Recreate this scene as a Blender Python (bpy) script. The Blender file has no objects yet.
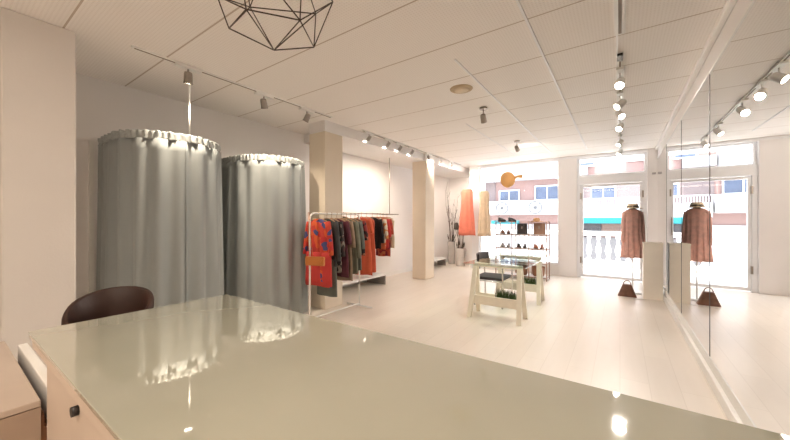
import bpy, bmesh, math, random
from mathutils import Vector, Matrix
PI = math.pi
random.seed(7)
sc = bpy.context.scene
C = sc.collection

# ------------------------------------------------------------------ camera
cd = bpy.data.cameras.new('camera'); cam = bpy.data.objects.new('camera', cd); C.objects.link(cam)
cam.location = (0, 0, 1.30); cam.rotation_euler = (PI/2, 0, math.radians(34.86))
cd.sensor_width = 36; cd.lens = 36*323/790; cd.clip_start = 0.02; cd.clip_end = 300
sc.camera = cam
# ------------------------------------------------------------------ light and exposure
sc.view_settings.view_transform = 'Standard'
try: sc.view_settings.look = 'None'
except Exception: pass
sc.view_settings.gamma = 1; sc.view_settings.exposure = 0.80
sc.view_settings.use_curve_mapping = False
sc.cycles.use_denoising = True
sc.cycles.max_bounces = 10; sc.cycles.diffuse_bounces = 6; sc.cycles.glossy_bounces = 6
sc.cycles.transmission_bounces = 8; sc.cycles.transparent_max_bounces = 12
sc.cycles.sample_clamp_indirect = 8; sc.cycles.caustics_refractive = False; sc.cycles.caustics_reflective = False
w = bpy.data.worlds.new('sky'); sc.world = w; w.use_nodes = True
bg = w.node_tree.nodes['Background']; bg.inputs[0].default_value = (0.86, 0.92, 1.0, 1); bg.inputs[1].default_value = 3.2
sd = bpy.data.lights.new('sun', 'SUN'); sd.energy = 12.0; sd.angle = math.radians(2); sd.color = (1, .95, .88)
sun = bpy.data.objects.new('sun', sd); C.objects.link(sun)
sun.rotation_euler = (math.radians(14), 0, math.radians(12))
WARM = (1.0, .84, .66)
def area(name, loc, rot, sx, sy, e, col):
    l = bpy.data.lights.new(name, 'AREA'); l.shape = 'RECTANGLE'; l.size = sx; l.size_y = sy; l.energy = e; l.color = col
    o = bpy.data.objects.new(name, l); C.objects.link(o); o.location = loc; o.rotation_euler = rot; return o
# added fill light behind the camera, for assumed ceiling lamps, and portals for the daylight
area('rear_fill_light', (-.9, -0.8, 2.68), (0, 0, 0), 2.4, 1.0, 26, (1, .84, .68))
for nm, x, sx in (('window_portal', -2.12, 1.9), ('window_portal', -.15, 1.1)):
    p = area(nm, (x, 8.62, 1.5), (-PI/2, 0, 0), sx, 2.4, 1, (1, 1, 1)); p.data.cycles.is_portal = True
SPOT_E = 75.0

# ------------------------------------------------------------------ materials
MATS = {}
def mat(name, col, rough=.6, metal=0.0, var=.06, scale=6, bump=0.0, bscale=40, emit=0, spec=None, coat=0, trans=0, sheen=0, ior=None):
    if name in MATS: return MATS[name]
    m = bpy.data.materials.new(name); m.use_nodes = True; nt = m.node_tree; N = nt.nodes; L = nt.links
    b = N['Principled BSDF']
    b.inputs['Roughness'].default_value = rough; b.inputs['Metallic'].default_value = metal
    if spec is not None: b.inputs['Specular IOR Level'].default_value = spec
    if coat: b.inputs['Coat Weight'].default_value = coat; b.inputs['Coat Roughness'].default_value = .03
    if trans: b.inputs['Transmission Weight'].default_value = trans
    if sheen: b.inputs['Sheen Weight'].default_value = sheen
    if ior: b.inputs['IOR'].default_value = ior
    tc = N.new('ShaderNodeTexCoord')
    nz = N.new('ShaderNodeTexNoise'); nz.inputs['Scale'].default_value = scale; nz.inputs['Detail'].default_value = 4
    L.new(tc.outputs['Object'], nz.inputs['Vector'])
    r = N.new('ShaderNodeValToRGB')
    c1 = [max(0, c*(1-var)) for c in col]; c2 = [min(1, c*(1+var)) for c in col]
    r.color_ramp.elements[0].position = .35; r.color_ramp.elements[1].position = .65
    r.color_ramp.elements[0].color = (*c1, 1); r.color_ramp.elements[1].color = (*c2, 1)
    L.new(nz.outputs['Fac'], r.inputs[0]); L.new(r.outputs[0], b.inputs['Base Color'])
    if bump:
        n2 = N.new('ShaderNodeTexNoise'); n2.inputs['Scale'].default_value = bscale; n2.inputs['Detail'].default_value = 3
        L.new(tc.outputs['Object'], n2.inputs['Vector'])
        bp = N.new('ShaderNodeBump'); bp.inputs['Strength'].default_value = bump; bp.inputs['Distance'].default_value = .01
        L.new(n2.outputs['Fac'], bp.inputs['Height']); L.new(bp.outputs[0], b.inputs['Normal'])
    if emit:
        b.inputs['Emission Color'].default_value = (*col, 1); b.inputs['Emission Strength'].default_value = emit
    MATS[name] = m; return m
def pat(name, cols, scale=14, kind='voronoi', rough=.85):
    if name in MATS: return MATS[name]
    m = bpy.data.materials.new(name); m.use_nodes = True; nt = m.node_tree; N = nt.nodes; L = nt.links
    b = N['Principled BSDF']; b.inputs['Roughness'].default_value = rough
    tc = N.new('ShaderNodeTexCoord')
    if kind == 'voronoi':
        t = N.new('ShaderNodeTexVoronoi'); out = 'Color'
    elif kind == 'wave':
        t = N.new('ShaderNodeTexWave'); t.inputs['Distortion'].default_value = 3; out = 'Fac'
    else:
        t = N.new('ShaderNodeTexNoise'); t.inputs['Detail'].default_value = 2; out = 'Fac'
    t.inputs['Scale'].default_value = scale; L.new(tc.outputs['Object'], t.inputs['Vector'])
    r = N.new('ShaderNodeValToRGB'); cr = r.color_ramp; cr.interpolation = 'CONSTANT'
    n = len(cols)
    lo, hi = (.0, 1.0) if kind != 'noise' else (.36, .66)
    cr.elements[0].position = 0; cr.elements[0].color = (*cols[0], 1)
    cr.elements[1].position = lo+(hi-lo)/n; cr.elements[1].color = (*cols[1], 1)
    for i in range(2, n):
        e = cr.elements.new(lo+(hi-lo)*i/n); e.color = (*cols[i], 1)
    L.new(t.outputs[out], r.inputs[0]); L.new(r.outputs[0], b.inputs['Base Color'])
    MATS[name] = m; return m

wall_m = mat('wall_paint', (.86, .835, .82), .75, var=.015, scale=1.5, bump=.08, bscale=90)
tan_col_m = mat('column_tan_paint', (.76, .665, .54), .6, var=.03, scale=2, bump=.08, bscale=60)
col_m = mat('column_paint', (.74, .70, .66), .7, var=.02, scale=2, bump=.1, bscale=70)
white_m = mat('white_lacquer', (.84, .83, .80), .4, var=.015)
frame_m = mat('white_window_frame', (.85, .85, .86), .4, var=.01)
chrome_m = mat('chrome', (.75, .74, .72), .2, 1.0, var=.03)
steel_m = mat('satin_nickel', (.34, .30, .26), .34, 1.0, var=.05)
black_m = mat('black_metal', (.025, .02, .018), .45, var=.1)
bronze_m = mat('dark_bronze_wire', (.05, .028, .018), .45, .3, var=.1)
tan_m = mat('brown_leather', (.24, .10, .055), .5, var=.12, bump=.2)
darkbrown_m = mat('dark_brown_leather', (.045, .02, .014), .5, var=.12, bump=.15)
wood_m = mat('light_wood', (.55, .36, .22), .55, var=.12, scale=10)
bwhite_m = mat('birch_painted_white', (.80, .76, .68), .5, var=.04, scale=8)

def floor_mat():
    m = bpy.data.materials.new('whitewashed_planks'); m.use_nodes = True; nt = m.node_tree; N = nt.nodes; L = nt.links
    b = N['Principled BSDF']; b.inputs['Roughness'].default_value = .32
    tc = N.new('ShaderNodeTexCoord'); mp = N.new('ShaderNodeMapping'); mp.inputs['Rotation'].default_value = (0, 0, PI/2)
    br = N.new('ShaderNodeTexBrick'); br.inputs['Scale'].default_value = 1
    br.inputs['Brick Width'].default_value = 1.3; br.inputs['Row Height'].default_value = .19
    br.inputs['Mortar Size'].default_value = .003; br.inputs['Mortar Smooth'].default_value = .4
    br.inputs['Color1'].default_value = (.82, .75, .67, 1); br.inputs['Color2'].default_value = (.79, .72, .64, 1)
    br.inputs['Mortar'].default_value = (.72, .65, .57, 1)
    nz = N.new('ShaderNodeTexNoise'); nz.inputs['Scale'].default_value = 3; nz.inputs['Detail'].default_value = 6
    mp2 = N.new('ShaderNodeMapping'); mp2.inputs['Scale'].default_value = (6, .7, 1)
    L.new(tc.outputs['Object'], mp.inputs[0]); L.new(mp.outputs[0], br.inputs[0])
    L.new(tc.outputs['Object'], mp2.inputs[0]); L.new(mp2.outputs[0], nz.inputs[0])
    mx = N.new('ShaderNodeMixRGB'); mx.blend_type = 'MULTIPLY'; mx.inputs[0].default_value = .35
    r = N.new('ShaderNodeValToRGB'); r.color_ramp.elements[0].color = (.82, .78, .72, 1); r.color_ramp.elements[1].color = (1, 1, 1, 1)
    L.new(nz.outputs['Fac'], r.inputs[0]); L.new(br.outputs['Color'], mx.inputs[1]); L.new(r.outputs[0], mx.inputs[2])
    L.new(mx.outputs[0], b.inputs['Base Color']); return m
def ceil_mat():
    m = bpy.data.materials.new('perforated_ceiling_tiles'); m.use_nodes = True; nt = m.node_tree; N = nt.nodes; L = nt.links
    b = N['Principled BSDF']; b.inputs['Roughness'].default_value = .8
    tc = N.new('ShaderNodeTexCoord'); sp = N.new('ShaderNodeSeparateXYZ'); L.new(tc.outputs['Object'], sp.inputs[0])
    def grid(axis, off, step, wdt):
        a = N.new('ShaderNodeMath'); a.operation = 'ADD'; a.inputs[1].default_value = off; L.new(sp.outputs[axis], a.inputs[0])
        f = N.new('ShaderNodeMath'); f.operation = 'PINGPONG'; f.inputs[1].default_value = step/2; L.new(a.outputs[0], f.inputs[0])
        c = N.new('ShaderNodeMath'); c.operation = 'LESS_THAN'; c.inputs[1].default_value = wdt; L.new(f.outputs[0], c.inputs[0])
        return c
    g1 = grid(1, -1.83, .63, .006)
    # rows of small perforations
    d = grid(0, 0, .022, .005); e = grid(1, 0, .022, .005)
    an = N.new('ShaderNodeMath'); an.operation = 'MULTIPLY'; L.new(d.outputs[0], an.inputs[0]); L.new(e.outputs[0], an.inputs[1])
    m1 = N.new('ShaderNodeMixRGB'); m1.inputs[1].default_value = (.92, .885, .85, 1); m1.inputs[2].default_value = (.84, .80, .76, 1)
    L.new(an.outputs[0], m1.inputs[0])
    m2 = N.new('ShaderNodeMixRGB'); m2.inputs[2].default_value = (.56, .48, .41, 1); L.new(g1.outputs[0], m2.inputs[0]); L.new(m1.outputs[0], m2.inputs[1])
    L.new(m2.outputs[0], b.inputs['Base Color']); return m
def glass_mat(name, col=(1, 1, 1), gloss=.12):
    m = bpy.data.materials.new(name); m.use_nodes = True; nt = m.node_tree; N = nt.nodes; L = nt.links
    out = N['Material Output']; N.remove(N['Principled BSDF'])
    t = N.new('ShaderNodeBsdfTransparent'); t.inputs[0].default_value = (*col, 1)
    g = N.new('ShaderNodeBsdfGlossy'); g.inputs['Roughness'].default_value = .02
    fr = N.new('ShaderNodeFresnel'); fr.inputs[0].default_value = 1.45
    nz = N.new('ShaderNodeTexNoise'); nz.inputs['Scale'].default_value = 4
    ml = N.new('ShaderNodeMath'); ml.operation = 'MULTIPLY_ADD'; ml.inputs[1].default_value = .01
    L.new(nz.outputs['Fac'], ml.inputs[0])
    ge = N.new('ShaderNodeNewGeometry'); iv = N.new('ShaderNodeMath'); iv.operation = 'SUBTRACT'; iv.inputs[0].default_value = 1; L.new(ge.outputs['Backfacing'], iv.inputs[1])
    fm = N.new('ShaderNodeMath'); fm.operation = 'MULTIPLY'; L.new(fr.outputs[0], fm.inputs[0]); L.new(iv.outputs[0], fm.inputs[1]); L.new(fm.outputs[0], ml.inputs[2])
    mx = N.new('ShaderNodeMixShader'); L.new(ml.outputs[0], mx.inputs[0]); L.new(t.outputs[0], mx.inputs[1]); L.new(g.outputs[0], mx.inputs[2])
    L.new(mx.outputs[0], out.inputs[0]); return m
floor_m = floor_mat(); ceil_m = ceil_mat(); glass_m = glass_mat('window_glass', (.97, .985, 1)); tglass_m = glass_mat('table_glass', (.86, .93, .90))
mirror_m = mat('mirror_silver', (.90, .90, .89), .0, 1.0, var=.005)

# ------------------------------------------------------------------ mesh helpers
class MB:
    def __init__(s): s.v = []; s.f = []; s.sm = []
    def box(s, x0, x1, y0, y1, z0, z1, M=None):
        n = len(s.v); P = [Vector((x, y, z)) for z in (z0, z1) for y in (y0, y1) for x in (x0, x1)]
        if M: P = [M @ p for p in P]
        s.v += P
        for q in ((0, 2, 3, 1), (4, 5, 7, 6), (0, 1, 5, 4), (2, 6, 7, 3), (0, 4, 6, 2), (1, 3, 7, 5)):
            s.f.append([n+i for i in q]); s.sm.append(False)
        return s
    def tube(s, pts, r, seg=8, closed=False, rf=None):
        pts = [Vector(p) for p in pts]; n0 = len(s.v); N = len(pts)
        up = None
        for i, p in enumerate(pts):
            if closed: t = pts[(i+1) % N]-pts[i-1]
            else: t = pts[min(i+1, N-1)]-pts[max(i-1, 0)]
            t.normalize()
            if up is None:
                up = Vector((0, 0, 1)) if abs(t.z) < .9 else Vector((1, 0, 0))
            a = t.cross(up)
            if a.length < 1e-4: a = t.orthogonal()
            a.normalize(); b = a.cross(t); up = b
            rr = rf(i/(N-1)) if rf else r
            for k in range(seg):
                th = 2*PI*k/seg; s.v.append(p+(a*math.cos(th)+b*math.sin(th))*rr)
        for i in range(N if closed else N-1):
            j = (i+1) % N
            for k in range(seg):
                k2 = (k+1) % seg
                s.f.append([n0+i*seg+k, n0+i*seg+k2, n0+j*seg+k2, n0+j*seg+k]); s.sm.append(True)
        if not closed:
            s.f.append([n0+k for k in range(seg)][::-1]); s.sm.append(False)
            s.f.append([n0+(N-1)*seg+k for k in range(seg)]); s.sm.append(False)
        return s
    def lathe(s, prof, seg=24, M=None, cap=True):
        n0 = len(s.v)
        for r, z in prof:
            for k in range(seg):
                th = 2*PI*k/seg; p = Vector((r*math.cos(th), r*math.sin(th), z)); s.v.append(M @ p if M else p)
        for i in range(len(prof)-1):
            for k in range(seg):
                k2 = (k+1) % seg
                s.f.append([n0+i*seg+k, n0+i*seg+k2, n0+(i+1)*seg+k2, n0+(i+1)*seg+k]); s.sm.append(True)
        if cap:
            s.f.append([n0+k for k in range(seg)][::-1]); s.sm.append(False)
            s.f.append([n0+(len(prof)-1)*seg+k for k in range(seg)]); s.sm.append(False)
        return s
    def grid(s, P, closed_u=False, smooth=True):      # P[row][col]
        n0 = len(s.v); R = len(P); K = len(P[0])
        for row in P: s.v += [Vector(p) for p in row]
        for i in range(R-1):
            for k in range(K if closed_u else K-1):
                k2 = (k+1) % K
                s.f.append([n0+i*K+k, n0+i*K+k2, n0+(i+1)*K+k2, n0+(i+1)*K+k]); s.sm.append(smooth)
        return s
    def poly(s, pts): n = len(s.v); s.v += [Vector(p) for p in pts]; s.f.append(list(range(n, n+len(pts)))); s.sm.append(False); return s
    def build(s, name, m, parent=None, loc=None, bevel=0, solid=0, rotz=0):
        me = bpy.data.meshes.new(name); me.from_pydata([tuple(v) for v in s.v], [], s.f); me.validate()
        if len(me.polygons) == len(s.sm):
            me.polygons.foreach_set('use_smooth', s.sm)
        bm = bmesh.new(); bm.from_mesh(me); bmesh.ops.recalc_face_normals(bm, faces=bm.faces); bm.to_mesh(me); bm.free()
        me.materials.append(m); o = bpy.data.objects.new(name, me); C.objects.link(o)
        if parent: o.parent = parent
        if loc: o.location = loc
        if rotz: o.rotation_euler.z = rotz
        if bevel:
            b = o.modifiers.new('b', 'BEVEL'); b.width = bevel; b.segments = 2; b.limit_method = 'ANGLE'
        if solid:
            b = o.modifiers.new('s', 'SOLIDIFY'); b.thickness = solid; b.offset = 0
        return o
def thing(name, label, cat, loc=(0, 0, 0), rotz=0, group=None):
    o = bpy.data.objects.new(name, None); C.objects.link(o); o.empty_display_size = .1
    o.location = loc; o.rotation_euler = (0, 0, rotz); tag(o, label, cat, group); return o
def tag(o, label, cat, group=None):
    o['label'] = label; o['category'] = cat
    if group: o['group'] = group
    return o
def struct(o, label=None):
    o['kind'] = 'structure'
    if label: o['label'] = label
    return o
def sbox(name, m, *b, bevel=0, label=None): return struct(MB().box(*b).build(name, m, bevel=bevel), label)
# ------------------------------------------------------------------ room shell
H = 2.75; XL = -4.4; XR = .62; YF = 8.4
sbox('floor', floor_m, XL-.2, XR+.2, -1.8, 9.5, -.1, 0)
sbox('ceiling', ceil_m, XL-.2, XR+.2, -1.8, 9.5, H, H+.12)
sbox('wall_left', wall_m, XL-.15, XL, -1.6, 9.3, 0, H)
sbox('wall_back', wall_m, XL, XR, -1.75, -1.6, 0, H)
sbox('wall_right', wall_m, XR, XR+.15, -1.6, YF+.3, 0, H)
# window wall: side wall of the recess, pillars between the window bays
sbox('wall_recess', wall_m, XL, -3.37, 9.3, 9.45, 0, 2.42)
m = MB(); m.box(XL, -3.37, 9.3, 9.45, 2.70, H); m.box(XL, -3.78, 9.3, 9.45, 2.42, 2.70); m.build('wall_recess_top', wall_m)['kind'] = 'structure'
sbox('wall_recess_side', wall_m, -3.37, -3.30, YF, 9.45, 0, H)
sbox('wall_pillar_middle', wall_m, -1.17, -.80, YF-.05, YF+.3, 0, H, bevel=.006)
sbox('wall_pillar_right', wall_m, .46, XR, YF-.08, YF+.3, 0, H, bevel=.006)
sbox('wall_sill', wall_m, -3.10, -1.17, YF, YF+.22, 0, .26, bevel=.006)
# bulkhead above the clothes wall
sbox('trim_1', wall_m, XL, -3.50, 3.62, 9.3, 2.60, H)
# columns
for nm, b in (('column_near', (-3.86, -3.44, .27, .64)), ('column_middle', (-3.84, -3.50, 3.25, 3.62)), ('column_far', (-3.80, -3.46, 6.13, 6.53))):
    if nm == 'column_near': sbox(nm, col_m, *b, 0, H, bevel=.012)
    else:
        sbox(nm, tan_col_m, *b, 0, 2.59, bevel=.012); sbox(nm+'_capital', wall_m, *b, 2.59, H)
# baseboards
sbox('baseboard_right', white_m, .575, XR, -1.6, YF-.08, 0, .09, bevel=.006)
sbox('baseboard_right_upper', white_m, .600, XR, -1.6, YF-.08, .09, .175, bevel=.004)
sbox('baseboard_left', white_m, XL, XL+.02, -1.6, 9.3, 0, .09, bevel=.004)
# cornice over the mirrors
sbox('trim_2', white_m, .575, XR, -1.6, YF-.08, H-.045, H, bevel=.008)
sbox('trim_3', white_m, .598, XR, .5, 8.16, 2.500, 2.525, bevel=.003)
# bright ceiling rails running to the windows
for k, (x, y0, y1, ww) in enumerate(((-1.22, 2.7, 7.6, .016), (-.555, .5, 7.6, .018), (-1.90, 4.6, 7.6, .010), (-.02, 3.0, 8.1, .012))):
    sbox('trim_%d' % (4+k), frame_m, x-ww/2, x+ww/2, y0, y1, H-.010, H)
# ceiling frame line above the windows
sbox('trim_9', frame_m, -3.30, .46, YF-.06, YF-.02, H-.05, H, bevel=.004)

# ---- windows
def window(name, x0, x1, z0, z1, fw, mull=(), trans=(), handles=()):
    m = MB(); y0, y1 = YF+.04, YF+.11
    m.box(x0, x0+fw, y0, y1, z0, z1); m.box(x1-fw, x1, y0, y1, z0, z1)
    m.box(x0+fw, x1-fw, y0, y1, z1-fw, z1); m.box(x0+fw, x1-fw, y0, y1, z0, z0+fw)
    for a, b in mull: m.box(a, b, y0, y1, z0+fw, z1-fw)
    for a, b in trans: m.box(x0+fw, x1-fw, y0-.01, y1+.01, a, b)
    f = m.build(name, frame_m, bevel=.004); struct(f)
    g = MB().box(x0+fw*.6, x1-fw*.6, YF+.072, YF+.078, z0+fw*.6, z1-fw*.6).build('window_pane', glass_m, f); g['kind'] = 'structure'
    for hx, hz in handles:
        h = MB().box(hx-.012, hx+.012, YF-.01, YF+.04, hz-.07, hz+.07).build('handle', steel_m, f)
    return f
sbox('window_post', frame_m, -3.30, -3.10, YF-.02, YF+.2, 0, H, bevel=.006)
window('window_1', -3.10, -1.17, .26, 2.72, .035)
window('window_2', -.80, .46, 2.10+.16, 2.72, .05)
sbox('window_head', frame_m, -.80, .46, YF-.01, YF+.12, 2.10, 2.28, bevel=.004)
# glazed shop door below the head: fixed jambs and the leaf with its handle
def glazed_door():
    m = MB(); x0, x1 = -.80, .46
    m.box(x0, x0+.07, YF, YF+.12, 0, 2.10); m.box(x1-.07, x1, YF, YF+.12, 0, 2.10)
    f = m.build('door_1', frame_m, bevel=.004); struct(f)
    m = MB(); a, b = x0+.07, x1-.07
    m.box(a, a+.05, YF+.03, YF+.09, .02, 2.09); m.box(b-.05, b, YF+.03, YF+.09, .02, 2.09)
    m.box(a+.05, b-.05, YF+.03, YF+.09, 2.04, 2.09); m.box(a+.05, b-.05, YF+.03, YF+.09, .02, .08)
    m.build('door_frame', frame_m, f, bevel=.003)
    MB().box(a+.04, b-.04, YF+.057, YF+.063, .07, 2.05).build('door_pane', glass_m, f)
    m = MB(); m.tube([(b-.02, YF-.03, 1.0), (b-.02, YF-.03, 1.35)], .012); m.box(b-.03, b-.01, YF-.03, YF+.03, 1.03, 1.05); m.box(b-.03, b-.01, YF-.03, YF+.03, 1.30, 1.32)
    m.build('handle', steel_m, f)
    for hz in (1.84, .4):
        MB().box(a-.012, a+.014, YF-.012, YF+.03, hz-.07, hz+.07).build('hinge', steel_m, f)
        MB().box(b-.014, b+.012, YF-.012, YF+.03, hz-.07, hz+.07).build('hinge', steel_m, f)
glazed_door()
window('window_3', -3.78, -3.37, 2.42, 2.70, .03)
bpy.data.objects['window_3'].location.y = .9

# ---- wall mirrors
for i in range(5):
    y0 = .66+1.5*i
    a0, a1 = y0+.002, y0+1.498
    if i == 0: a0, a1 = .5, 2.020
    if i == 1: a0 = 2.021
    o = MB().box(.606, .6175, a0, a1, .178, 2.498).build('wall_mirror', mirror_m)
    lab = ['tall wall mirror panel nearest the glass counter', 'tall wall mirror panel beside the counter end, before the first clear dark seam',
           'tall wall mirror panel between the two dark vertical seams', 'tall wall mirror panel reflecting the coat stand, beyond the second seam',
           'farthest narrow-looking mirror panel, behind the cream pedestal'][i]
    tag(o, lab, 'mirror', 'mirror panels along the wall')
    if i > 1:
        s = MB().box(.6035, .6065, y0-.003, y0+.003, .178, 2.498).build('trim_%d' % (10+i), mat('seam_grey', (.10, .09, .085), .5)); s['kind'] = 'structure'

# ------------------------------------------------------------------ outside
conc_m = mat('terrace_concrete', (.82, .81, .79), .8, var=.04)
stone_m = mat('white_cast_stone', (.80, .79, .77), .7, var=.03)
sbox('ground_terrace', conc_m, -14, 8, 9.5, 11.3, -.3, -.03)
sbox('ground_terrace_front', conc_m, -3.3, 1.4, 8.62, 9.5, -.3, -.031)
sbox('street', mat('asphalt_pale', (.45, .44, .43), .85), -40, 40, 11.3, 25, -3.2, -3.0)
def balustrade():
    t = thing('balustrade', 'white stone balustrade along the terrace edge outside the windows', 'balustrade', (0, 11.1, -.03))
    MB().box(-8, 3.4, -.10, .10, 0, .16).build('base', stone_m, t, bevel=.01)
    MB().box(-8, 3.4, -.12, .12, .88, 1.0).build('handrail', stone_m, t, bevel=.02)
    prof = [(.055, 0), (.055, .06), (.03, .09), (.045, .16), (.075, .27), (.07, .34), (.035, .50), (.028, .58), (.045, .62), (.055, .66), (.055, .72)]
    src = None; x = -7.8; k = 0
    while x < 3.3:
        if k % 12 == 11:
            MB().box(-.11, .11, -.11, .11, .16, .88).build('pier', stone_m, t, loc=(x, 0, 0), bevel=.01)
        elif src is None:
            src = MB().lathe(prof, 10).build('baluster', stone_m, t, loc=(x, 0, .16))
        else:
            o = src.copy(); C.objects.link(o); o.location = (x, 0, .16); o.parent = t
        x += .235; k += 1
balustrade()

def building():
    t = thing('apartment_building', 'pale pink apartment building across the street with white parapets', 'building', (0, 25, -3))
    pink = mat('facade_pink', (.29, .185, .165), .85, var=.03, scale=.6); grey = mat('facade_taupe', (.20, .155, .15), .85, var=.05, scale=.8)
    wht = mat('facade_white', (.45, .45, .46), .8, var=.03); bl = mat('blue_grey_glass', (.075, .095, .15), .15, var=.2, scale=1.5)
    rail = mat('facade_railing', (.50, .45, .50), .6)
    def B(nm, m, x0, x1, z0, z1, d0=0, d1=.4, **k): return MB().box(x0, x1, -d1, -d0, z0+3, z1+3).build(nm, m, t, **k)
    MB().box(-30, 16, 0, 6, 0, 15).build('wall', pink, t)
    B('upper_parapet', wht, -30, -3.2, 4.2, 7.2, 0, .9)
    B('parapet', wht, -30, -3.0, 1.68, 2.68, 0, .9)
    B('parapet', wht, -2.9, 14, 1.45, 2.25, 0, .9)
    B('wall_panel', grey, -30, -7.9, 2.68, 4.2, 0, .06)
    B('wall_panel', grey, -3.1, 14, 2.25, 4.0, 0, .05)
    B('wall_panel', grey, -3.1, 14, 4.0, 4.3, 0, .10)
    B('upper_parapet', wht, 1.4, 9, 4.3, 5.3, 0, .9)
    B('upper_parapet', wht, -3.1, -1.75, 4.3, 4.85, 0, .6)
    def win(x0, x1, z0, z1, n=2):
        m = MB(); f = .07
        m.box(x0, x1, -.16, -.06, z0+3, z0+3+f); m.box(x0, x1, -.16, -.06, z1+3-f, z1+3)
        for i in range(n+1):
            xx = x0+(x1-x0-f)*i/n; m.box(xx, xx+f, -.16, -.06, z0+3+f, z1+3-f)
        fr = m.build('window', frame_m, t)
        MB().box(x0+.03, x1-.03, -.10, -.08, z0+3.03, z1+2.97).build('pane', bl, fr)
    win(-7.6, -6.1, 2.7, 3.55); win(-5.05, -3.4, 2.7, 3.75); win(-11.5, -9.6, 2.7, 3.6)
    win(-1.6, -.2, 2.62, 3.45); win(2.4, 4.2, 2.5, 3.6); win(-2.4, -1.35, 4.85, 5.6, 1); win(.35, 1.7, 4.95, 5.7, 2); win(2.2, 4.4, 5.3, 6.1, 2); win(5.2, 7, 2.5, 3.6)
    m = MB()
    for i in range(60): m.box(-3+i*.12, -2.965+i*.12, -.93, -.90, 5.25, 5.65)
    m.box(-3, 4.2, -.94, -.89, 5.63, 5.68); m.build('balcony_railing', rail, t)
    aw = mat('teal_awning_cloth', (.004, .16, .19), .8, var=.05)
    B('awning', aw, -2.4, 10, 1.08, 1.45, .9, 1.1, bevel=.03)
    B('awning', aw, -7.9, -5.9, 1.02, 1.25, .9, 1.1, bevel=.03)
    sh = mat('shopfront_dark_glass', (.05, .05, .055), .25, var=.3, scale=.7)  # dark glass of the shop windows
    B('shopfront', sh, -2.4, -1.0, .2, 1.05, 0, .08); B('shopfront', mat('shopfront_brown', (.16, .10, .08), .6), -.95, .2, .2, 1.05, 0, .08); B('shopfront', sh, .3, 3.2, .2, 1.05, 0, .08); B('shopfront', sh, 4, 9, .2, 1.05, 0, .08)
    B('wall_base', mat('facade_base_grey', (.17, .16, .16), .8), -2.5, 16, -3, .15, 0, .12); B('wall_base', wht, -30, -2.6, -3, .15, 0, .12)
    B('wall_base', wht, -30, -2.5, .15, 1.0, 0, .14)
building()
def ac(x, z, label):
    t = thing('air_conditioner', label, 'air conditioner', (x, 24.06, z), 0, 'air conditioners on the building opposite')
    m = mat('ac_casing', (.36, .36, .37), .5)
    MB().box(-.62, .62, -.32, 0, -.48, .48).build('casing', m, t, bevel=.02)
    R = Matrix.Translation((0, -.33, 0)) @ Matrix.Rotation(PI/2, 4, 'X')
    MB().lathe([(.40, -.01), (.44, -.01), (.44, .03), (.40, .03), (.40, -.01)], 28, R, cap=False).build('fan_ring', mat('ac_grey', (.07, .07, .075), .5), t)
    f = MB()
    for k in range(8): f.box(.06, .40, -.345, -.335, -.012, .012, Matrix.Rotation(k*PI/4, 4, 'Y'))
    f.lathe([(.10, 0), (.10, .03)], 16, R); f.build('fan_grille', mat('ac_grey', (.07, .07, .075), .5), t)
ac(-7.04, 2.17, 'grey air conditioner outside, above the turquoise awning')
ac(-4.78, 2.17, 'grey air conditioner outside, nearest the pillar between windows')
# ------------------------------------------------------------------ glass-topped counter
def counter():
    t = thing('counter', 'long shop counter with pale green glass top in the foreground', 'counter', (0, 0, 0))
    g = mat('back_painted_glass', (.43, .425, .34), .045, var=.03, scale=3, spec=1.0, coat=1.0)
    g.node_tree.nodes['Principled BSDF'].inputs['Coat IOR'].default_value = 1.85
    nt = g.node_tree; b = nt.nodes['Principled BSDF']
    nz = nt.nodes.new('ShaderNodeTexNoise'); nz.inputs['Scale'].default_value = 14; nz.inputs['Detail'].default_value = 8
    r = nt.nodes.new('ShaderNodeMapRange'); r.inputs[1].default_value = .45; r.inputs[2].default_value = .75; r.inputs[3].default_value = .02; r.inputs[4].default_value = .07
    nt.links.new(nz.outputs['Fac'], r.inputs[0]); nt.links.new(r.outputs[0], b.inputs['Roughness'])
    MB().box(-1.50, .56, .17, .785, .944, .955).build('glass_top', g, t, bevel=.0015)
    MB().box(-1.49, .55, .185, .775, .932, .944).build('edge_shadow_strip', mat('edge_shadow', (.25, .17, .12), .6), t)  # dark strip painted in as the shade of the gap under the glass
    MB().box(-1.49, .55, .178, .775, .905, .932).build('worktop', mat('counter_cream', (.55, .45, .37), .5, var=.02), t, bevel=.003)
    cm = mat('counter_cream', (.55, .45, .37), .5)
    MB().box(-1.44, -1.40, .215, .76, 0, .905).build('side_panel', cm, t); MB().box(.50, .54, .215, .76, 0, .905).build('side_panel', cm, t)
    MB().box(-1.40, .50, .74, .76, 0, .905).build('front_panel', cm, t)
    MB().box(-1.40, .50, .36, .38, .10, .865).build('back_panel', cm, t)
    for i in range(3):
        x0 = -1.39+i*.62
        d = MB().box(x0, x0+.60, .195, .212, .62, .89).build('drawer', cm, t, bevel=.003)
        MB().tube([(x0+.36, .195, .86), (x0+.36, .182, .86)], .012).build('knob', black_m, d)
counter()
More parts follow.
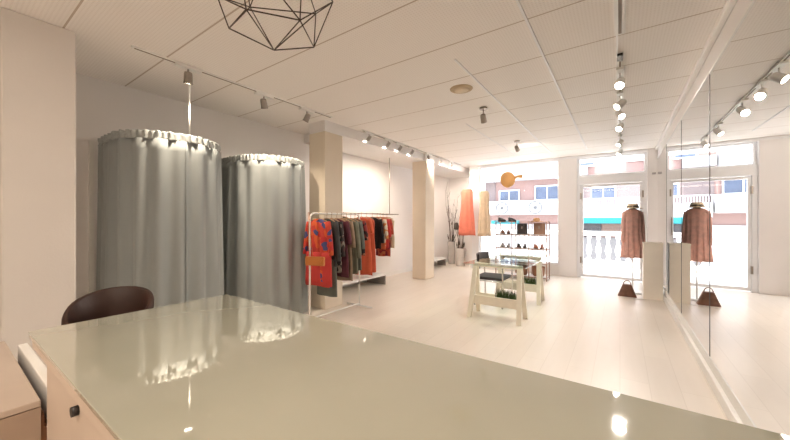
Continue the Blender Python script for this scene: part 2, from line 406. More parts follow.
def low_cabinet():
    t = thing('low_cabinet', 'low cream wooden cabinet with a slot, tucked below the counter end', 'cabinet', (0, 0, 0))
    cw = mat('cabinet_cream', (.52, .43, .36), .5, var=.03); br = mat('brown_card', (.30, .15, .08), .7, var=.2)
    MB().box(-2.28, -1.44, -.22, .19, .735, .755).build('top', cw, t, bevel=.003)
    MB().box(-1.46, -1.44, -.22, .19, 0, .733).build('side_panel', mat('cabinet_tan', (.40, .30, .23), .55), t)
    MB().box(-2.28, -2.26, -.22, .19, 0, .733).build('side_panel', cw, t)
    MB().box(-2.26, -1.46, -.22, -.20, 0, .733).build('back_panel', cw, t)
    MB().box(-2.12, -1.46, .212, .240, 0, .765).build('front_board', white_m, t, bevel=.003)
    MB().box(-2.26, -1.46, .19, .200, .3, .70).build('slot_liner', br, t)
    MB().box(-2.26, -1.46, .200, .212, .3, .66).build('slot_floor', br, t)
low_cabinet()
# ------------------------------------------------------------------ brown tub chair behind the counter
def tub_chair():
    t = thing('tub_chair', 'dark brown tub chair with chrome arm ends behind the counter', 'chair', (-2.56, .63, -.03), 0)
    t.scale = (.76, .76, 1)
    n = 26; rows = []
    def at(a, z): return (.27*math.cos(a), .27*math.sin(a), z)
    outer, inner = [], []
    prof = [(.250, .47), (.262, .60), (.272, .75), (.280, .865), (.272, .884), (.256, .888), (.243, .875), (.236, .75), (.225, .60), (.215, .47)]
    P = []
    for i in range(n+1):
        a = math.radians(55)+math.radians(250)*i/n
        e = abs(2*i/n-1); drop = .15*e**2.2
        P.append([(r*math.cos(a), r*math.sin(a), z-(drop*(z-.47)/.41)) for r, z in prof])
    m = MB().grid(P); m.poly(P[0]); m.poly(P[-1][::-1]); m.build('backrest', darkbrown_m, t, rotz=-.55)
    MB().lathe([(.02, .40), (.22, .40), (.235, .42), (.235, .455), (.20, .475), (.02, .48)], 28).build('seat', darkbrown_m, t)
    for k in range(4):
        a = PI/4+k*PI/2
        MB().tube([(.17*math.cos(a), .17*math.sin(a), .40), (.24*math.cos(a), .24*math.sin(a), .01)], .011).build('leg', chrome_m, t)
    for a in (math.radians(55-31), math.radians(305-31)):
        c, s = math.cos(a), math.sin(a)
        MB().tube([(.248*c, .248*s, .42), (.266*c, .266*s, .60), (.275*c, .275*s, .745)], .010).build('arm_tube', chrome_m, t)
tub_chair()

# ------------------------------------------------------------------ curtained fitting rooms
curt_m = mat('grey_curtain', (.30, .325, .322), .8, var=.015, scale=3, bump=.05, bscale=300, sheen=.2)
head_m = mat('grey_curtain_header', (.38, .40, .39), .7, var=.12, scale=40)
def fitting_room(cy, label, seed, zt=2.12, r=.45, rod=True, cx=-3.96):
    rnd = random.Random(seed)
    t = thing('fitting_room', label, 'fitting room', (cx, cy, 0), 0, 'curtained fitting rooms')
    L0 = abs(XL-cx)
    def path(s, rr):     # s in 0..1 along wall -> round the front -> wall
        tot = 2*L0+PI*rr; d = s*tot
        if d < L0: return Vector((-L0+d, -rr, 0)), Vector((0, -1, 0))
        if d < L0+PI*rr:
            a = -PI/2+(d-L0)/rr; return Vector((rr*math.cos(a), rr*math.sin(a), 0)), Vector((math.cos(a), math.sin(a), 0))
        return Vector((-(d-L0-PI*rr), rr, 0)), Vector((0, 1, 0))
    MB().tube([path(i/60, r)[0]+Vector((0, 0, zt-.035)) for i in range(61)], .011).build('rail', white_m, t)
    ph = [rnd.uniform(0, 6.28) for _ in range(6)]
    def panel(s0, s1, off):
        n = 230; rows = []
        zs = [.03, .3, .7, 1.1, 1.5, 1.8, 1.96, zt-.055]
        for z in zs:
            f = 1-z/zt; row = []
            for i in range(n+1):
                s = s0+(s1-s0)*i/n; p, nn = path(s, r); L = s*(2*L0+PI*r)
                wv = .024*(.55+.8*f)*math.sin(L*34+ph[0]+1.4*math.sin(L*3.1+ph[1])+.5*f*math.sin(L*5+ph[2]))
                wv += .014*math.sin(L*11+ph[3])*(.4+f)
                row.append(p+nn*(wv+.018*f+.014+off)+Vector((0, 0, z)))
            rows.append(row)
        MB().grid(rows).build('curtain_panel', curt_m, t, solid=.004)
        rows = []
        for z in (zt-.062, zt-.045, zt-.03, zt-.012, zt+.004, zt+.018):
            row = []
            for i in range(n*2+1):
                s = s0+(s1-s0)*i/(2*n); p, nn = path(s, r); L = s*(2*L0+PI*r)
                wv = .007*math.sin(L*120+2*math.sin(L*9+ph[4]))+.005*math.sin(L*57+ph[5])
                k = .5 if zt-.05 < z < zt-.02 else 1.1
                row.append(p+nn*(wv*k+.016+off)+Vector((0, 0, z+(.004*math.sin(L*75+ph[2]) if z > zt else 0))))
            rows.append(row)
        MB().grid(rows).build('curtain_header', head_m, t, solid=.003)
    cut = .50 if rod else .70
    panel(.01, cut, 0); panel(cut-.012, .99, .014)
    MB().tube([(r*.985, .02, zt-.03), (r*.985, .02, H)], .008).build('ceiling_rod', white_m, t) if rod else MB().tube([(r*.98, 0, zt-.03), (r*.9, 0, zt+.0)], .006).build('rail_clip', white_m, t)
    if rod:
        MB().box(-L0+.0, -L0+.03, -r-.095, -r-.06, 0, zt-.02).build('wall_post', white_m, t)
    return t
fitting_room(1.45, 'grey-curtained round fitting room hung by the white ceiling rod', 3)
fitting_room(2.64, 'grey-curtained round fitting room beside the square column, no ceiling rod', 8, rod=False, zt=2.09)

# ------------------------------------------------------------------ lamps
lamp_m = mat('lamp_glow', (1.0, .90, .74), .5, emit=14, var=.0)
lamp_off = mat('lamp_lens', (.80, .76, .70), .2, emit=.6, var=.02)
def spotlight(x, y, label, aim, group, power=1.0, drop=.11, body=None, adapter=True, size=1.0, col=WARM, glow=True, cone=95):
    t = thing('track_spotlight', label, 'spotlight', (x, y, H), 0, group)
    body = body or white_m
    if adapter: MB().box(-.030, .030, -.11, .11, -.036, -.010).build('adapter', white_m, t, bevel=.004)
    else: MB().lathe([(.05, -.022), (.05, 0)], 24).build('base_plate', steel_m, t)
    zz = -.02
    MB().tube([(0, 0, zz), (0, 0, -drop+.035)], .008).build('stem', body, t)
    d = Vector(aim).normalized(); R = d.to_track_quat('-Z', 'Y').to_matrix().to_4x4(); Mx = Matrix.Translation((0, 0, -drop-.01)) @ R
    s = size
    MB().lathe([(.012*s, .075*s), (.036*s, .07*s), (.043*s, .05*s), (.046*s, -.035*s), (.050*s, -.06*s), (.044*s, -.06*s), (.040*s, -.045*s)], 24, Mx, cap=True).build('lamp_head', body, t)
    MB().lathe([(.001, -.052*s), (.041*s, -.053*s), (.041*s, -.055*s), (.001, -.056*s)], 20, Mx).build('lens', lamp_m if glow else lamp_off, t)
    l = bpy.data.lights.new('spot_lamp', 'SPOT'); l.energy = SPOT_E*power; l.color = col; l.spot_size = math.radians(cone); l.spot_blend = .8; l.shadow_soft_size = .035
    o = bpy.data.objects.new('spot_lamp', l); C.objects.link(o); o.parent = t
    o.matrix_local = Matrix.Translation(Vector((0, 0, -drop-.01))+d*.068*s) @ R
    return t
def track(x, y0, y1, label, slot=False):
    w = .034 if slot else .018; g = .010 if slot else .006
    t = thing('lighting_track', label, 'lighting track', (x, y0, H))
    MB().box(-w, w, 0, y1-y0, -.014, 0).build('rail', white_m, t)
    MB().box(-g, g, .02, y1-y0-.02, -.0165, -.0140).build('groove', mat('track_groove', (.20, .15, .11), .6), t)
track(-3.33, .95, 3.22, 'white lighting track on the ceiling above the grey curtains')
track(-3.40, 3.95, 7.9, 'white lighting track along the bulkhead over the clothes rails')
track(0, -1.2, 3.05, slot=True, label= 'wide white lighting track with dark groove at the top of the photo')
track(0, 3.4, 8.0, 'white lighting track beside the mirrors carrying the row of lit spotlights')
GL = 'spotlights over the fitting rooms'; GC = 'spotlights along the clothes wall'; GR = 'lit spotlights in front of the mirrors'; GM = 'single ceiling spotlights'
spotlight(-3.33, 1.38, 'nickel spotlight above the white-rod fitting room', (-.25, .1, -1), GL, .65, body=steel_m, size=.8)
spotlight(-3.35, 2.18, 'nickel spotlight above the gap between the two fitting rooms', (-.3, .4, -1), GL, .7, body=steel_m, size=.8)
spotlight(-3.35, 2.80, 'nickel spotlight just in front of the square column', (-.6, -.15, -1), GL, .3, body=steel_m, size=.8)
for y, l, p in ((4.13, 'first spotlight past the square column, above the wall rail', .36), (4.67, 'second spotlight past the square column, above the wall rail', .36),
             (5.05, 'third spotlight past the square column, above the wall rail', .36), (5.48, 'spotlight just before the far column', .5),
             (6.15, 'spotlight just beyond the far column', .8), (6.72, 'middle spotlight between far column and window', .8), (7.3, 'spotlight nearest the window over the orange dress', .5)):
    spotlight(-3.40, y, l, ((-1.0, .12, -.85) if y < 6 else (-.25, 1.2, -.8)), GC, p, col=(1, .86, .72), glow=False, size=.62, drop=.09, body=mat('head_grey', (.45, .42, .38), .4))
spotlight(-1.45, 4.08, 'single nickel ceiling spotlight beside the round vent', (-.1, .8, -1), GM, .9, adapter=False, drop=.13, body=steel_m, size=.8, glow=False, col=(1, .90, .80), cone=130)
spotlight(-1.55, 6.14, 'single nickel ceiling spotlight nearest the shop window', (.1, 1.2, -.75), GM, .35, adapter=False, drop=.13, body=steel_m, size=.8, glow=False, col=(1, .92, .86), cone=150)
for x, y, l, a in ((0, 3.80, 'lit spotlight nearest the camera on the mirror-side track', (-.15, -1, -1.0)), (0, 4.50, 'lit spotlight second from camera, tilted to the fitting rooms', (-.9, -.7, -.9)),
                (0, 4.95, 'lit spotlight third from camera, turned towards the mirror', (.5, -.9, -.9)), (0, 5.60, 'lit spotlight fourth from camera on the mirror-side track', (-.4, -1, -1)),
                (0, 6.75, 'small lit spotlight fifth from camera, in front of the door head', (-.6, -.6, -1)), (0, 7.7, 'farthest spotlight of the mirror-side row, against the window', (-.5, -.6, -1))):
    spotlight(x, y, l, a, GR, .75, drop=.12, size=.88, col=(1, .92, .84))
t = thing('track_feed', 'small black power feed on the mirror-side ceiling track', 'power feed', (0, 3.45, H))
MB().box(-.02, .02, -.06, .06, -.035, -.012).build('housing', black_m, t, bevel=.004)
t = thing('ceiling_speaker', 'round cream ceiling vent between the tile joints', 'ceiling vent', (-1.44, 3.35, H))
cv = mat('vent_cream', (.52, .40, .26), .6)
MB().lathe([(.100, -.012), (.122, -.006), (.125, 0)], 36).build('ring', cv, t)
MB().lathe([(.01, -.024), (.06, -.024), (.078, -.016), (.08, -.012)], 36).build('grille', mat('vent_inner', (.66, .55, .40), .6), t)

# geometric wire pendant
def pendant():
    c = (-1.245, .864, 2.315)
    t = thing('pendant_lamp', 'dark wire geometric pendant lamp hanging near the ceiling', 'pendant lamp', c)
    V = dict(b=(-.166, -.116, -.172), c=(.047, -.161, -.192), d=(-.151, .099, -.18), e=(.037, .188, -.184), f=(.166, .002, -.194),
             a=(-.150, -.175, -.07), g=(-.02, .250, .03), k=(.168, .185, -.018), m3=(.235, -.04, .02), m4=(.08, -.225, .02), m6=(-.245, .03, .03),
             t1=(.13, .07, .18), t2=(0, .14, .18), t3=(-.14, .04, .18), t4=(-.08, -.12, .18), t5=(.08, -.11, .18), top=(0, 0, .26))
    E = 'b-c c-f f-e e-d d-b c-d f-d b-a c-a c-m4 f-m4 f-m3 f-k e-k e-g d-g d-m6 b-m6 a-m6 a-m4 m4-m3 m3-k k-g g-m6 t1-t2 t2-t3 t3-t4 t4-t5 t5-t1 t1-top t2-top t3-top t4-top t5-top k-t1 g-t2 m6-t3 m6-t4 a-t4 m4-t4 m4-t5 m3-t5 m3-t1'.split()
    m = MB()
    for e in E:
        p, q = e.split('-'); m.tube([V[p], V[q]], .0028, 6)
    m.build('wire_cage', bronze_m, t)
    MB().tube([(0, 0, .25), (0, 0, H-c[2]-.02)], .004, 6).build('cord', black_m, t)
    MB().lathe([(.045, H-c[2]-.025), (.045, H-c[2])], 20).build('canopy', black_m, t)
    MB().lathe([(.018, .12), (.022, .14), (.022, .22), (.012, .26)], 16).build('lamp_holder', black_m, t)
pendant()

# ------------------------------------------------------------------ low wall benches
def bench(y0, y1, x0, x1, label):
    t = thing('low_bench', label, 'bench', (0, 0, 0), 0, 'low white wall benches')
    MB().box(x0, x1, y0, y1, .19, .225).build('top', white_m, t, bevel=.004)
    dk = mat('bench_grey', (.30, .27, .25), .6)
    MB().box(x0, x1-.03, y1-.03, y1-.005, 0, .19).build('leg_panel', dk, t); MB().box(x0, x1-.03, y0+.005, y0+.03, 0, .19).build('leg_panel', dk, t)
    MB().box(x0, x0+.02, y0+.03, y1-.03, 0, .19).build('back_panel', white_m, t)
bench(3.75, 5.25, -4.37, -3.85, 'low white bench on grey ends under the wall clothes rail')
bench(7.3, 8.42, -4.37, -4.06, 'low white bench in the recess by the potted twigs')

# ------------------------------------------------------------------ clothes
hang_wood = mat('hanger_wood', (.48, .30, .17), .5, var=.1)
hang_wht = mat('hanger_white', (.78, .75, .70), .5)
def garment(name, label, cat, group, loc, rotz, mm, w=.40, L=.8, wb=None, tk=.07, sleeve=0, smat=None, neck=.09, folds=5, seed=1, parts=(), hook=.065, hm=None, strap=False, flare=.0, top=.0, trousers=False):
    """hook point at the origin, cloth hanging down; width along local x"""
    rnd = random.Random(seed*13+5)
    t = thing(name, label, cat, loc, rotz, group)
    wb = wb or w*1.15; ph = rnd.uniform(0, 6)
    hm = hm or hang_wood
    z0 = -hook
    hg = MB(); hg.tube([(-.012, 0, -.004), (-.006, 0, .010), (.006, 0, .010), (.012, 0, 0), (.006, 0, -.012), (0, 0, -.02), (0, 0, z0)], .0025, 6)
    hg.tube([(-w*.42, 0, z0-.045), (-w*.2, 0, z0-.012), (0, 0, z0), (w*.2, 0, z0-.012), (w*.42, 0, z0-.045)], .007, 6)
    hg.build('hanger', hm, t)
    n = 40; rows = []
    zs = [0, .015, .035, .06, .11, .2, .35, .5, .65, .8, .92, 1]
    for q in zs:
        d = q*L
        if d < .07:
            k = d/.07; half = neck*.55+(w/2-neck*.55)*k**.8 if not strap else w/2*(.72+.28*k)
        else:
            u = (d-.07)/max(.01, L-.07); waist = -.10*math.sin(min(1, u*1.8)*PI)*w*.5
            half = w/2+(wb/2-w/2)*u**1.2+waist*(1 if L > .5 else .3)
        th = tk*(.35+.65*min(1, d/.10))
        row = []
        for i in range(n):
            a = 2*PI*i/n; f = .012*min(1, d/.3)*math.sin(folds*a*1.0+ph)+.008*min(1, d/.4)*math.sin((folds+4)*a+ph*2)
            row.append((half*math.copysign(abs(math.cos(a))**.85, math.cos(a)), (th/2+f+flare*q*.1)*math.sin(a), z0-.01-d+.006*math.sin(3*a+ph)*q))
        rows.append(row)
    m = MB().grid(rows, closed_u=True); m.build('body', mm, t, solid=.003)
    if sleeve:
        for s in (-1, 1):
            P = []; ls = sleeve
            for k in range(7):
                u = k/6; P.append((s*(w*.42+.055*math.sin(u*1.5)+.02*u), -.008*u, z0-.05-ls*u))
            MB().tube(P, .04, 10, rf=lambda u: .043-.012*u).build('sleeve', smat or mm, t)
    for p in parts: p(t, z0, w, L)
    return t
def clothes_rack():
    x, y0, y1, zt = -3.2, 2.72, 3.66, 1.385
    t = thing('clothes_rack', 'white tubular clothes rack standing beside the grey fitting room', 'clothes rack', (x, y0, 0))
    r = .012; pts = []
    L = y1-y0
    pts = [(0, 0, .03), (0, 0, zt-.07)]+[(0, .07-.07*math.cos(a), zt-.07+.07*math.sin(a)) for a in [i*PI/12 for i in range(1, 7)]]
    pts += [(0, L-.07+.07*math.sin(a), zt-.07+.07*math.cos(a)) for a in [i*PI/12 for i in range(0, 7)]]+[(0, L, .03)]
    MB().tube(pts, r).build('frame', white_m, t)
    MB().tube([(0, 0, .055), (0, L, .055)], .009).build('lower_rail', white_m, t)
    for yy in (0, L):
        MB().tube([(-.24, yy, .025), (.24, yy, .025)], .012).build('foot', white_m, t)
clothes_rack()
GRK = 'clothes on the white rack'
red_flo = pat('red_floral_cloth', [(.44, .035, .03), (.52, .05, .03), (.06, .07, .20), (.60, .10, .03), (.50, .03, .03)], 17)
teal_dk = mat('dark_teal_cloth', (.06, .085, .08), .9, var=.3); blk_pat = pat('black_print_cloth', [(.02, .018, .018), (.03, .02, .02), (.25, .20, .16), (.10, .03, .03)], 22)
plum = mat('plum_cloth', (.10, .022, .035), .9, var=.2); sage = mat('sage_cloth', (.17, .17, .125), .9, var=.15)
gteal = mat('grey_green_cloth', (.13, .14, .12), .9, var=.15); dgrey = mat('charcoal_cloth', (.045, .045, .045), .9, var=.2)
red = mat('vermilion_cloth', (.50, .04, .035), .85, var=.08); orange = mat('coral_orange_cloth', (.64, .12, .055), .85, var=.06)
def belt_block(mat_, z0_, z1_, k=1.03, nm='lower_skirt'):
    def f(t, z0, w, L):
        m = MB(); rows = []
        for q in range(6):
            z = z0_+(z1_-z0_)*q/5; half = w/2*k*(1+.08*q/5)
            rows.append([(half*math.cos(2*PI*i/30), (.040+.008*math.sin(10*PI*i/30))*math.sin(2*PI*i/30), z) for i in range(30)])
        m.grid(rows, closed_u=True).build(nm, mat_, t, solid=.003)
    return f
zr = 1.388
garment('hanging_dress', 'red dress with blue flower print and sleeves, at the front of the rack', 'dress', GRK, (-3.2, 2.86, zr), .08, red_flo, .36, .86, wb=.44, sleeve=.42, seed=2, parts=(belt_block(red, -.50, -.93, 1.18),))
garment('hanging_trousers', 'charcoal and grey green long garment right behind the red print dress', 'garment', GRK, (-3.17, 2.98, zr), .03, dgrey, .34, .62, wb=.34, seed=3, parts=(belt_block(gteal, -.60, -1.08, .98),), sleeve=.5)
garment('hanging_shirt', 'black blouse with pale speckled print, third on the rack', 'blouse', GRK, (-3.19, 3.08, zr), -.04, blk_pat, .37, .70, wb=.38, sleeve=.45, seed=4)
garment('hanging_dress', 'plum purple dress in the middle of the white rack', 'dress', GRK, (-3.19, 3.18, zr), .05, plum, .38, .78, wb=.42, sleeve=.3, seed=5)
garment('hanging_dress', 'taupe brown dress just behind the plum one', 'dress', GRK, (-3.19, 3.27, zr), .0, mat('taupe_cloth', (.26, .18, .12), .9, var=.15), .38, .84, wb=.42, sleeve=.35, seed=6)
garment('hanging_shirt', 'sage green long sleeved shirt on the white rack', 'shirt', GRK, (-3.18, 3.36, zr), .04, sage, .39, .76, wb=.42, sleeve=.5, seed=7)
garment('hanging_shirt', 'grey green shirt with wide sleeves near the far end of rack', 'shirt', GRK, (-3.18, 3.45, zr), -.03, gteal, .40, .72, wb=.42, sleeve=.38, seed=8)
garment('hanging_shirt', 'short dark red and black print top, last on the rack', 'top', GRK, (-3.17, 3.53, zr), .0, pat('red_black_print', [(.03, .01, .01), (.25, .03, .03), (.02, .015, .02), (.35, .16, .10)], 20), .36, .52, wb=.38, sleeve=.26, seed=9)
# tan clutch hung on the rack end
t = thing('clutch_bag', 'orange tan leather clutch hanging from the near rack end', 'bag', (-3.04, 2.665, .80), .3)
om = mat('orange_tan_leather', (.50, .17, .035), .55, var=.08)
MB().box(-.13, .13, -.02, .02, -.055, .055).build('body', om, t, bevel=.012)
MB().poly([(-.13, -.022, .055), (.13, -.022, .055), (.09, -.026, -.01), (-.09, -.026, -.01)]).build('flap', om, t, solid=.004)
MB().tube([(-.03, 0, .05), (-.08, .02, .35), (-.145, .10, .597), (-.16, .10, .597), (-.11, .02, .35), (-.08, 0, .05)], .003, 6).build('strap', om, t)

# wall rail
t = thing('wall_clothes_rail', 'thin steel clothes rail hung from the ceiling beside the clothes wall', 'clothes rail', (-3.95, 3.95, 0))
MB().tube([(0, 0, 1.42), (0, 1.85, 1.42)], .010).build('rail', steel_m, t)
MB().tube([(0, 1.52, 1.42), (0, 1.52, 2.60)], .007).build('ceiling_rod', steel_m, t)
MB().tube([(0, 0.02, 1.42), (0, 0.02, 2.60)], .007).build('ceiling_rod', steel_m, t)
MB().tube([(0, 1.84, 1.42), (-.45, 1.84, 1.42)], .008).build('wall_bracket', steel_m, t)
GWR = 'clothes on the wall rail'
zw = 1.425
garment('hanging_dress', 'grey green blouse, first on the wall rail, half behind the rack', 'blouse', GWR, (-3.95, 4.10, zw), 0, sage, .38, .62, sleeve=.3, seed=21)
garment('hanging_dress', 'long coral orange dress on the wall rail', 'dress', GWR, (-3.95, 4.58, zw), .05, orange, .42, 1.06, wb=.50, sleeve=.25, seed=22)
garment('hanging_dress', 'coral orange sleeveless dress beside the black jacket', 'dress', GWR, (-3.95, 4.72, zw), -.05, mat('coral_deep_cloth', (.66, .15, .08), .85, var=.06), .42, 1.02, wb=.48, seed=23)
garment('hanging_jacket', 'black short jacket in the middle of the wall rail', 'jacket', GWR, (-3.95, 4.90, zw), 0, mat('black_cloth', (.015, .010, .010), .9, var=.3), .44, .60, wb=.42, sleeve=.45, seed=24)
garment('hanging_shirt', 'orange and white print blouse on the wall rail', 'blouse', GWR, (-3.95, 5.05, zw), 0, pat('orange_white_print', [(.62, .20, .06), (.70, .60, .48), (.60, .14, .05), (.66, .30, .10)], 16), .42, .62, wb=.42, sleeve=.38, seed=25)
garment('hanging_shirt', 'orange red blouse next to the dark red scarf', 'blouse', GWR, (-3.95, 5.15, zw), 0, red, .42, .60, wb=.42, sleeve=.35, seed=26)
garment('hanging_dress', 'dark red patterned long top near the end of wall rail', 'top', GWR, (-3.95, 5.25, zw), 0, pat('dark_red_print', [(.30, .03, .03), (.40, .06, .03), (.20, .02, .03), (.45, .14, .06)], 16), .38, .78, wb=.36, sleeve=.3, seed=27)
garment('hanging_shirt', 'cream sleeveless top, last on the wall rail by the rod', 'top', GWR, (-3.95, 5.38, zw), 0, mat('cream_cloth', (.66, .54, .38), .9, var=.05), .38, .62, wb=.38, seed=28)

# dresses hung in the window
def window_dress(x, y, z, L, w, wb, m_, label, seed, rot=.35):
    t = garment('hanging_dress', label, 'dress', 'dresses hanging in the window', (x, y, z), rot, m_, w, L, wb=wb, seed=seed, strap=True, hm=hang_wht, folds=9, tk=.10)
    MB().tube([(0, 0, .008), (0, 0, H-z)], .0018, 6).build('cord', hang_wht, t)
pleat_o = mat('pleated_orange_cloth', (.62, .17, .11), .8, var=.08, scale=12)
window_dress(-3.24, 7.9, 2.17, 1.19, .30, .43, pleat_o, 'long pleated orange dress hanging from the ceiling by the window', 31)
window_dress(-2.80, 7.95, 2.10, 1.13, .24, .33, mat('pleated_beige_cloth', (.60, .46, .32), .8, var=.08, scale=12), 'long beige dress hanging from the ceiling in front of the glass', 32)

# orange hanging ornament
t = thing('hanging_ornament', 'orange round fish shaped ornament hanging in the window', 'ornament', (-2.21, 7.9, 2.26), .45)
orn = mat('orange_paper', (.72, .38, .13), .7, var=.04)
m = MB(); rows = []
for i in range(9):
    ph = -PI/2+PI*i/8; rows.append([(.175*math.cos(ph)*math.cos(2*PI*k/28)*(1.0+.08*math.sin(ph)), .07*math.cos(ph)*math.sin(2*PI*k/28), .20*math.sin(ph)*(1 if ph > 0 else .93)) for k in range(28)])
m.grid(rows, closed_u=True).build('body', orn, t)
m = MB(); m.grid([[(.15, -.02, -.01), (.22, -.015, .05), (.33, -.012, .03)], [(.15, -.02, .08), (.22, -.015, .11), (.34, -.012, .12)]]); m.build('tail', orn, t, solid=.02)
MB().tube([(0, 0, .19), (0, 0, H-2.26)], .0018, 6).build('cord', hang_wht, t)

# ------------------------------------------------------------------ twig pots
def twig_pot(x, y, r, h, label, seed, top):
    t = thing('twig_planter', label, 'planter', (x, y, 0), 0, 'tall pots of twigs by the window')
    MB().lathe([(r*.82, 0), (r*.86, .02), (r, h-.02), (r, h), (r*.88, h), (r*.86, h-.06)], 24).build('pot', mat('pot_pale_grey', (.52, .48, .45), .6, var=.08), t)
    MB().lathe([(.01, h-.09), (r*.88, h-.08)], 20, cap=False).build('soil', mat('soil', (.06, .04, .03), .9), t)
    rnd = random.Random(seed); m = MB()
    for k in range(9):
        a = rnd.uniform(0, 6.28); l = rnd.uniform(.12, .34); hh = rnd.uniform(.55, 1)*(top-h)
        P = [(r*.4*math.cos(a), r*.4*math.sin(a), h-.08), (l*.35*math.cos(a)+.03*math.sin(k*3), l*.35*math.sin(a), h+hh*.35), (l*.8*math.cos(a), l*.6*math.sin(a)-.02, h+hh*.7), (l*math.cos(a)-.02*math.sin(k), l*.7*math.sin(a), h+hh)]
        m.tube(P, .006, 5, rf=lambda u: .008-.005*u)
        for q in range(3):
            p0 = Vector(P[1+(q % 2)]).lerp(Vector(P[2+(q % 2)]), rnd.random()); dv = Vector((rnd.uniform(-.10, .10), rnd.uniform(-.06, .06), rnd.uniform(.12, .28)))
            m.tube([p0, p0+dv*.5+Vector((.01, 0, 0)), p0+dv], .003, 5)
    m.build('twigs', mat('twig_brown', (.09, .06, .045), .8), t)
    m = MB()
    for k in range(16):
        a = rnd.uniform(0, 6.28); p = Vector((.09*math.cos(a), .09*math.sin(a), h+rnd.uniform(-.05, .12)))
        m.tube([p, p+Vector((.03*math.cos(a), .03*math.sin(a), .10))], .01, 5, rf=lambda u: .014-.011*u)
    m.build('dry_leaves', mat('dry_leaf', (.10, .085, .07), .9), t)
    return t
twig_pot(-4.12, 8.86, .11, .66, 'tall slim grey pot of dry twigs against the recess wall', 4, 2.2)
tp = twig_pot(-3.72, 8.60, .145, .50, 'wider grey pot of dry twigs beside the orange dress', 9, 1.7)
m = MB().lathe([(.02, -.1), (.07, -.09), (.085, 0), (.06, .09), (.01, .11)], 10, Matrix.Translation((-.13, 0, 1.12)) @ Matrix.Scale(.7, 4, (0, 1, 0))); m.build('dry_flower_head', mat('dry_leaf', (.10, .085, .07), .9), tp)

# ------------------------------------------------------------------ shoe shelf
def shelf_rack():
    t = thing('display_shelf', 'open copper wire display shelf of shoes before the window', 'shelf', (-2.34, 7.42, 0))
    cop = mat('copper_tube', (.42, .25, .19), .4, .6, var=.05); bd = mat('shelf_white', (.74, .70, .67), .4)
    W, D = 1.07, .32; zs = [.06, .36, .66, .965, 1.255]; m = MB()
    for x in (0, W/3, 2*W/3, W):
        for y in (0, D): m.box(x-.009, x+.009, y-.009, y+.009, 0, 1.27)
    for z in zs:
        for y in (0, D): m.box(0, W, y-.008, y+.008, z-.008, z+.008)
        for x in (0, W/3, 2*W/3, W): m.box(x-.007, x+.007, 0, D, z-.007, z+.007)
    m.build('frame', cop, t)
    for z in zs[:4]: MB().box(.01, W-.01, .01, D-.01, z+.008, z+.018).build('shelf_board', bd, t)
    return zs
zs = shelf_rack()
def shoe(x, y, z, rz, m_, label, L=.24):
    t = thing('shoe', label, 'shoe', (x, y, z), rz, 'shoes on the display shelf')
    rows = []; N = 12
    for i in range(N+1):
        u = i/N; xx = -L/2+L*u; hw = .036*math.sin(PI*min(1, .12+u*.95))**.5*(1 if u < .9 else .8)+.004
        ht = .085-.02*u if u < .42 else .075*(1-(u-.42)*1.15)
        rows.append([(xx, hw*math.cos(a), .012+ht*max(0, math.sin(a))) for a in [PI*k/8 for k in range(9)]])
    mm = MB().grid(rows); mm.poly(rows[0]); mm.poly(rows[-1][::-1]); mm.build('upper', m_, t, solid=.002)
    rows = [[(-L/2+L*u, s*(.038*math.sin(PI*min(1, .12+u*.95))**.5+.004), zz) for s, zz in ((-1, 0), (1, 0), (1, .012), (-1, .012))] for u in [i/10 for i in range(11)]]
    q = MB().grid(rows, closed_u=True, smooth=False); q.poly(rows[0]); q.poly(rows[-1][::-1]); q.build('sole', mat('sole_dark', (.08, .06, .05), .8), t)
bk = mat('shoe_black', (.05, .045, .045), .4); gy = mat('shoe_grey', (.30, .28, .27), .6); cg = mat('shoe_cognac', (.38, .14, .07), .5)
rows_ = [(.965, 0, tan_m, 'tan'), (.66, 0, gy, 'grey'), (.66, 1, bk, 'black'), (.66, 2, cg, 'cognac')]
nm = {(.965, 0): 'on the upper level, first bay', (.66, 0): 'on the middle level, first bay', (.66, 1): 'on the middle level, centre bay', (.66, 2): 'on the middle level, last bay'}
for z, b, mm_, cn in rows_:
    x = -2.34+.178+b*.357
    shoe(x-.055, 7.56, z+.019, -PI/2+.5, mm_, '%s shoe %s, closer to the twig pots' % (cn, nm[(z, b)]))
    shoe(x+.060, 7.58, z+.019, -PI/2+.2, mm_, '%s shoe %s, closer to the door' % (cn, nm[(z, b)]))
def handbag(x, y, z, w_, h_, d_, m_, label, rz=0, handle=True, name='handbag', taper=.12):
    t = thing(name, label, 'bag', (x, y, z), rz)
    rows = []
    for i in range(8):
        u = i/7; k = 1-taper*u if handle else 1
        rows.append([(w_/2*k*c, d_/2*(1-.45*u)*s, h_*u) for c, s in ((-1, -1), (-.5, -1.05), (.5, -1.05), (1, -1), (1.03, 0), (1, 1), (.5, 1.05), (-.5, 1.05), (-1, 1), (-1.03, 0))])
    q = MB().grid(rows, closed_u=True); q.poly(rows[0][::-1]); q.poly(rows[-1]); q.build('body', m_, t)
    if handle:
        MB().tube([(w_*min(.28, .46*(1-taper))*math.cos(a), 0, h_-.01+h_*.38*math.sin(a)) for a in [PI*k/12 for k in range(13)]], .007, 6).build('handle', m_, t)
    if taper < .3: MB().box(-w_*.07, w_*.07, -d_*.5, -d_*.36, h_*.5, h_*.72).build('clasp', steel_m, t)
    return t
handbag(-1.80, 7.58, .984, .21, .24, .10, mat('bag_black', (.035, .03, .03), .5), 'small black upright handbag on the display shelf', handle=False)
handbag(-1.44, 7.58, .984, .23, .25, .10, mat('bag_brown', (.30, .17, .11), .5), 'brown upright handbag on the display shelf', handle=False)
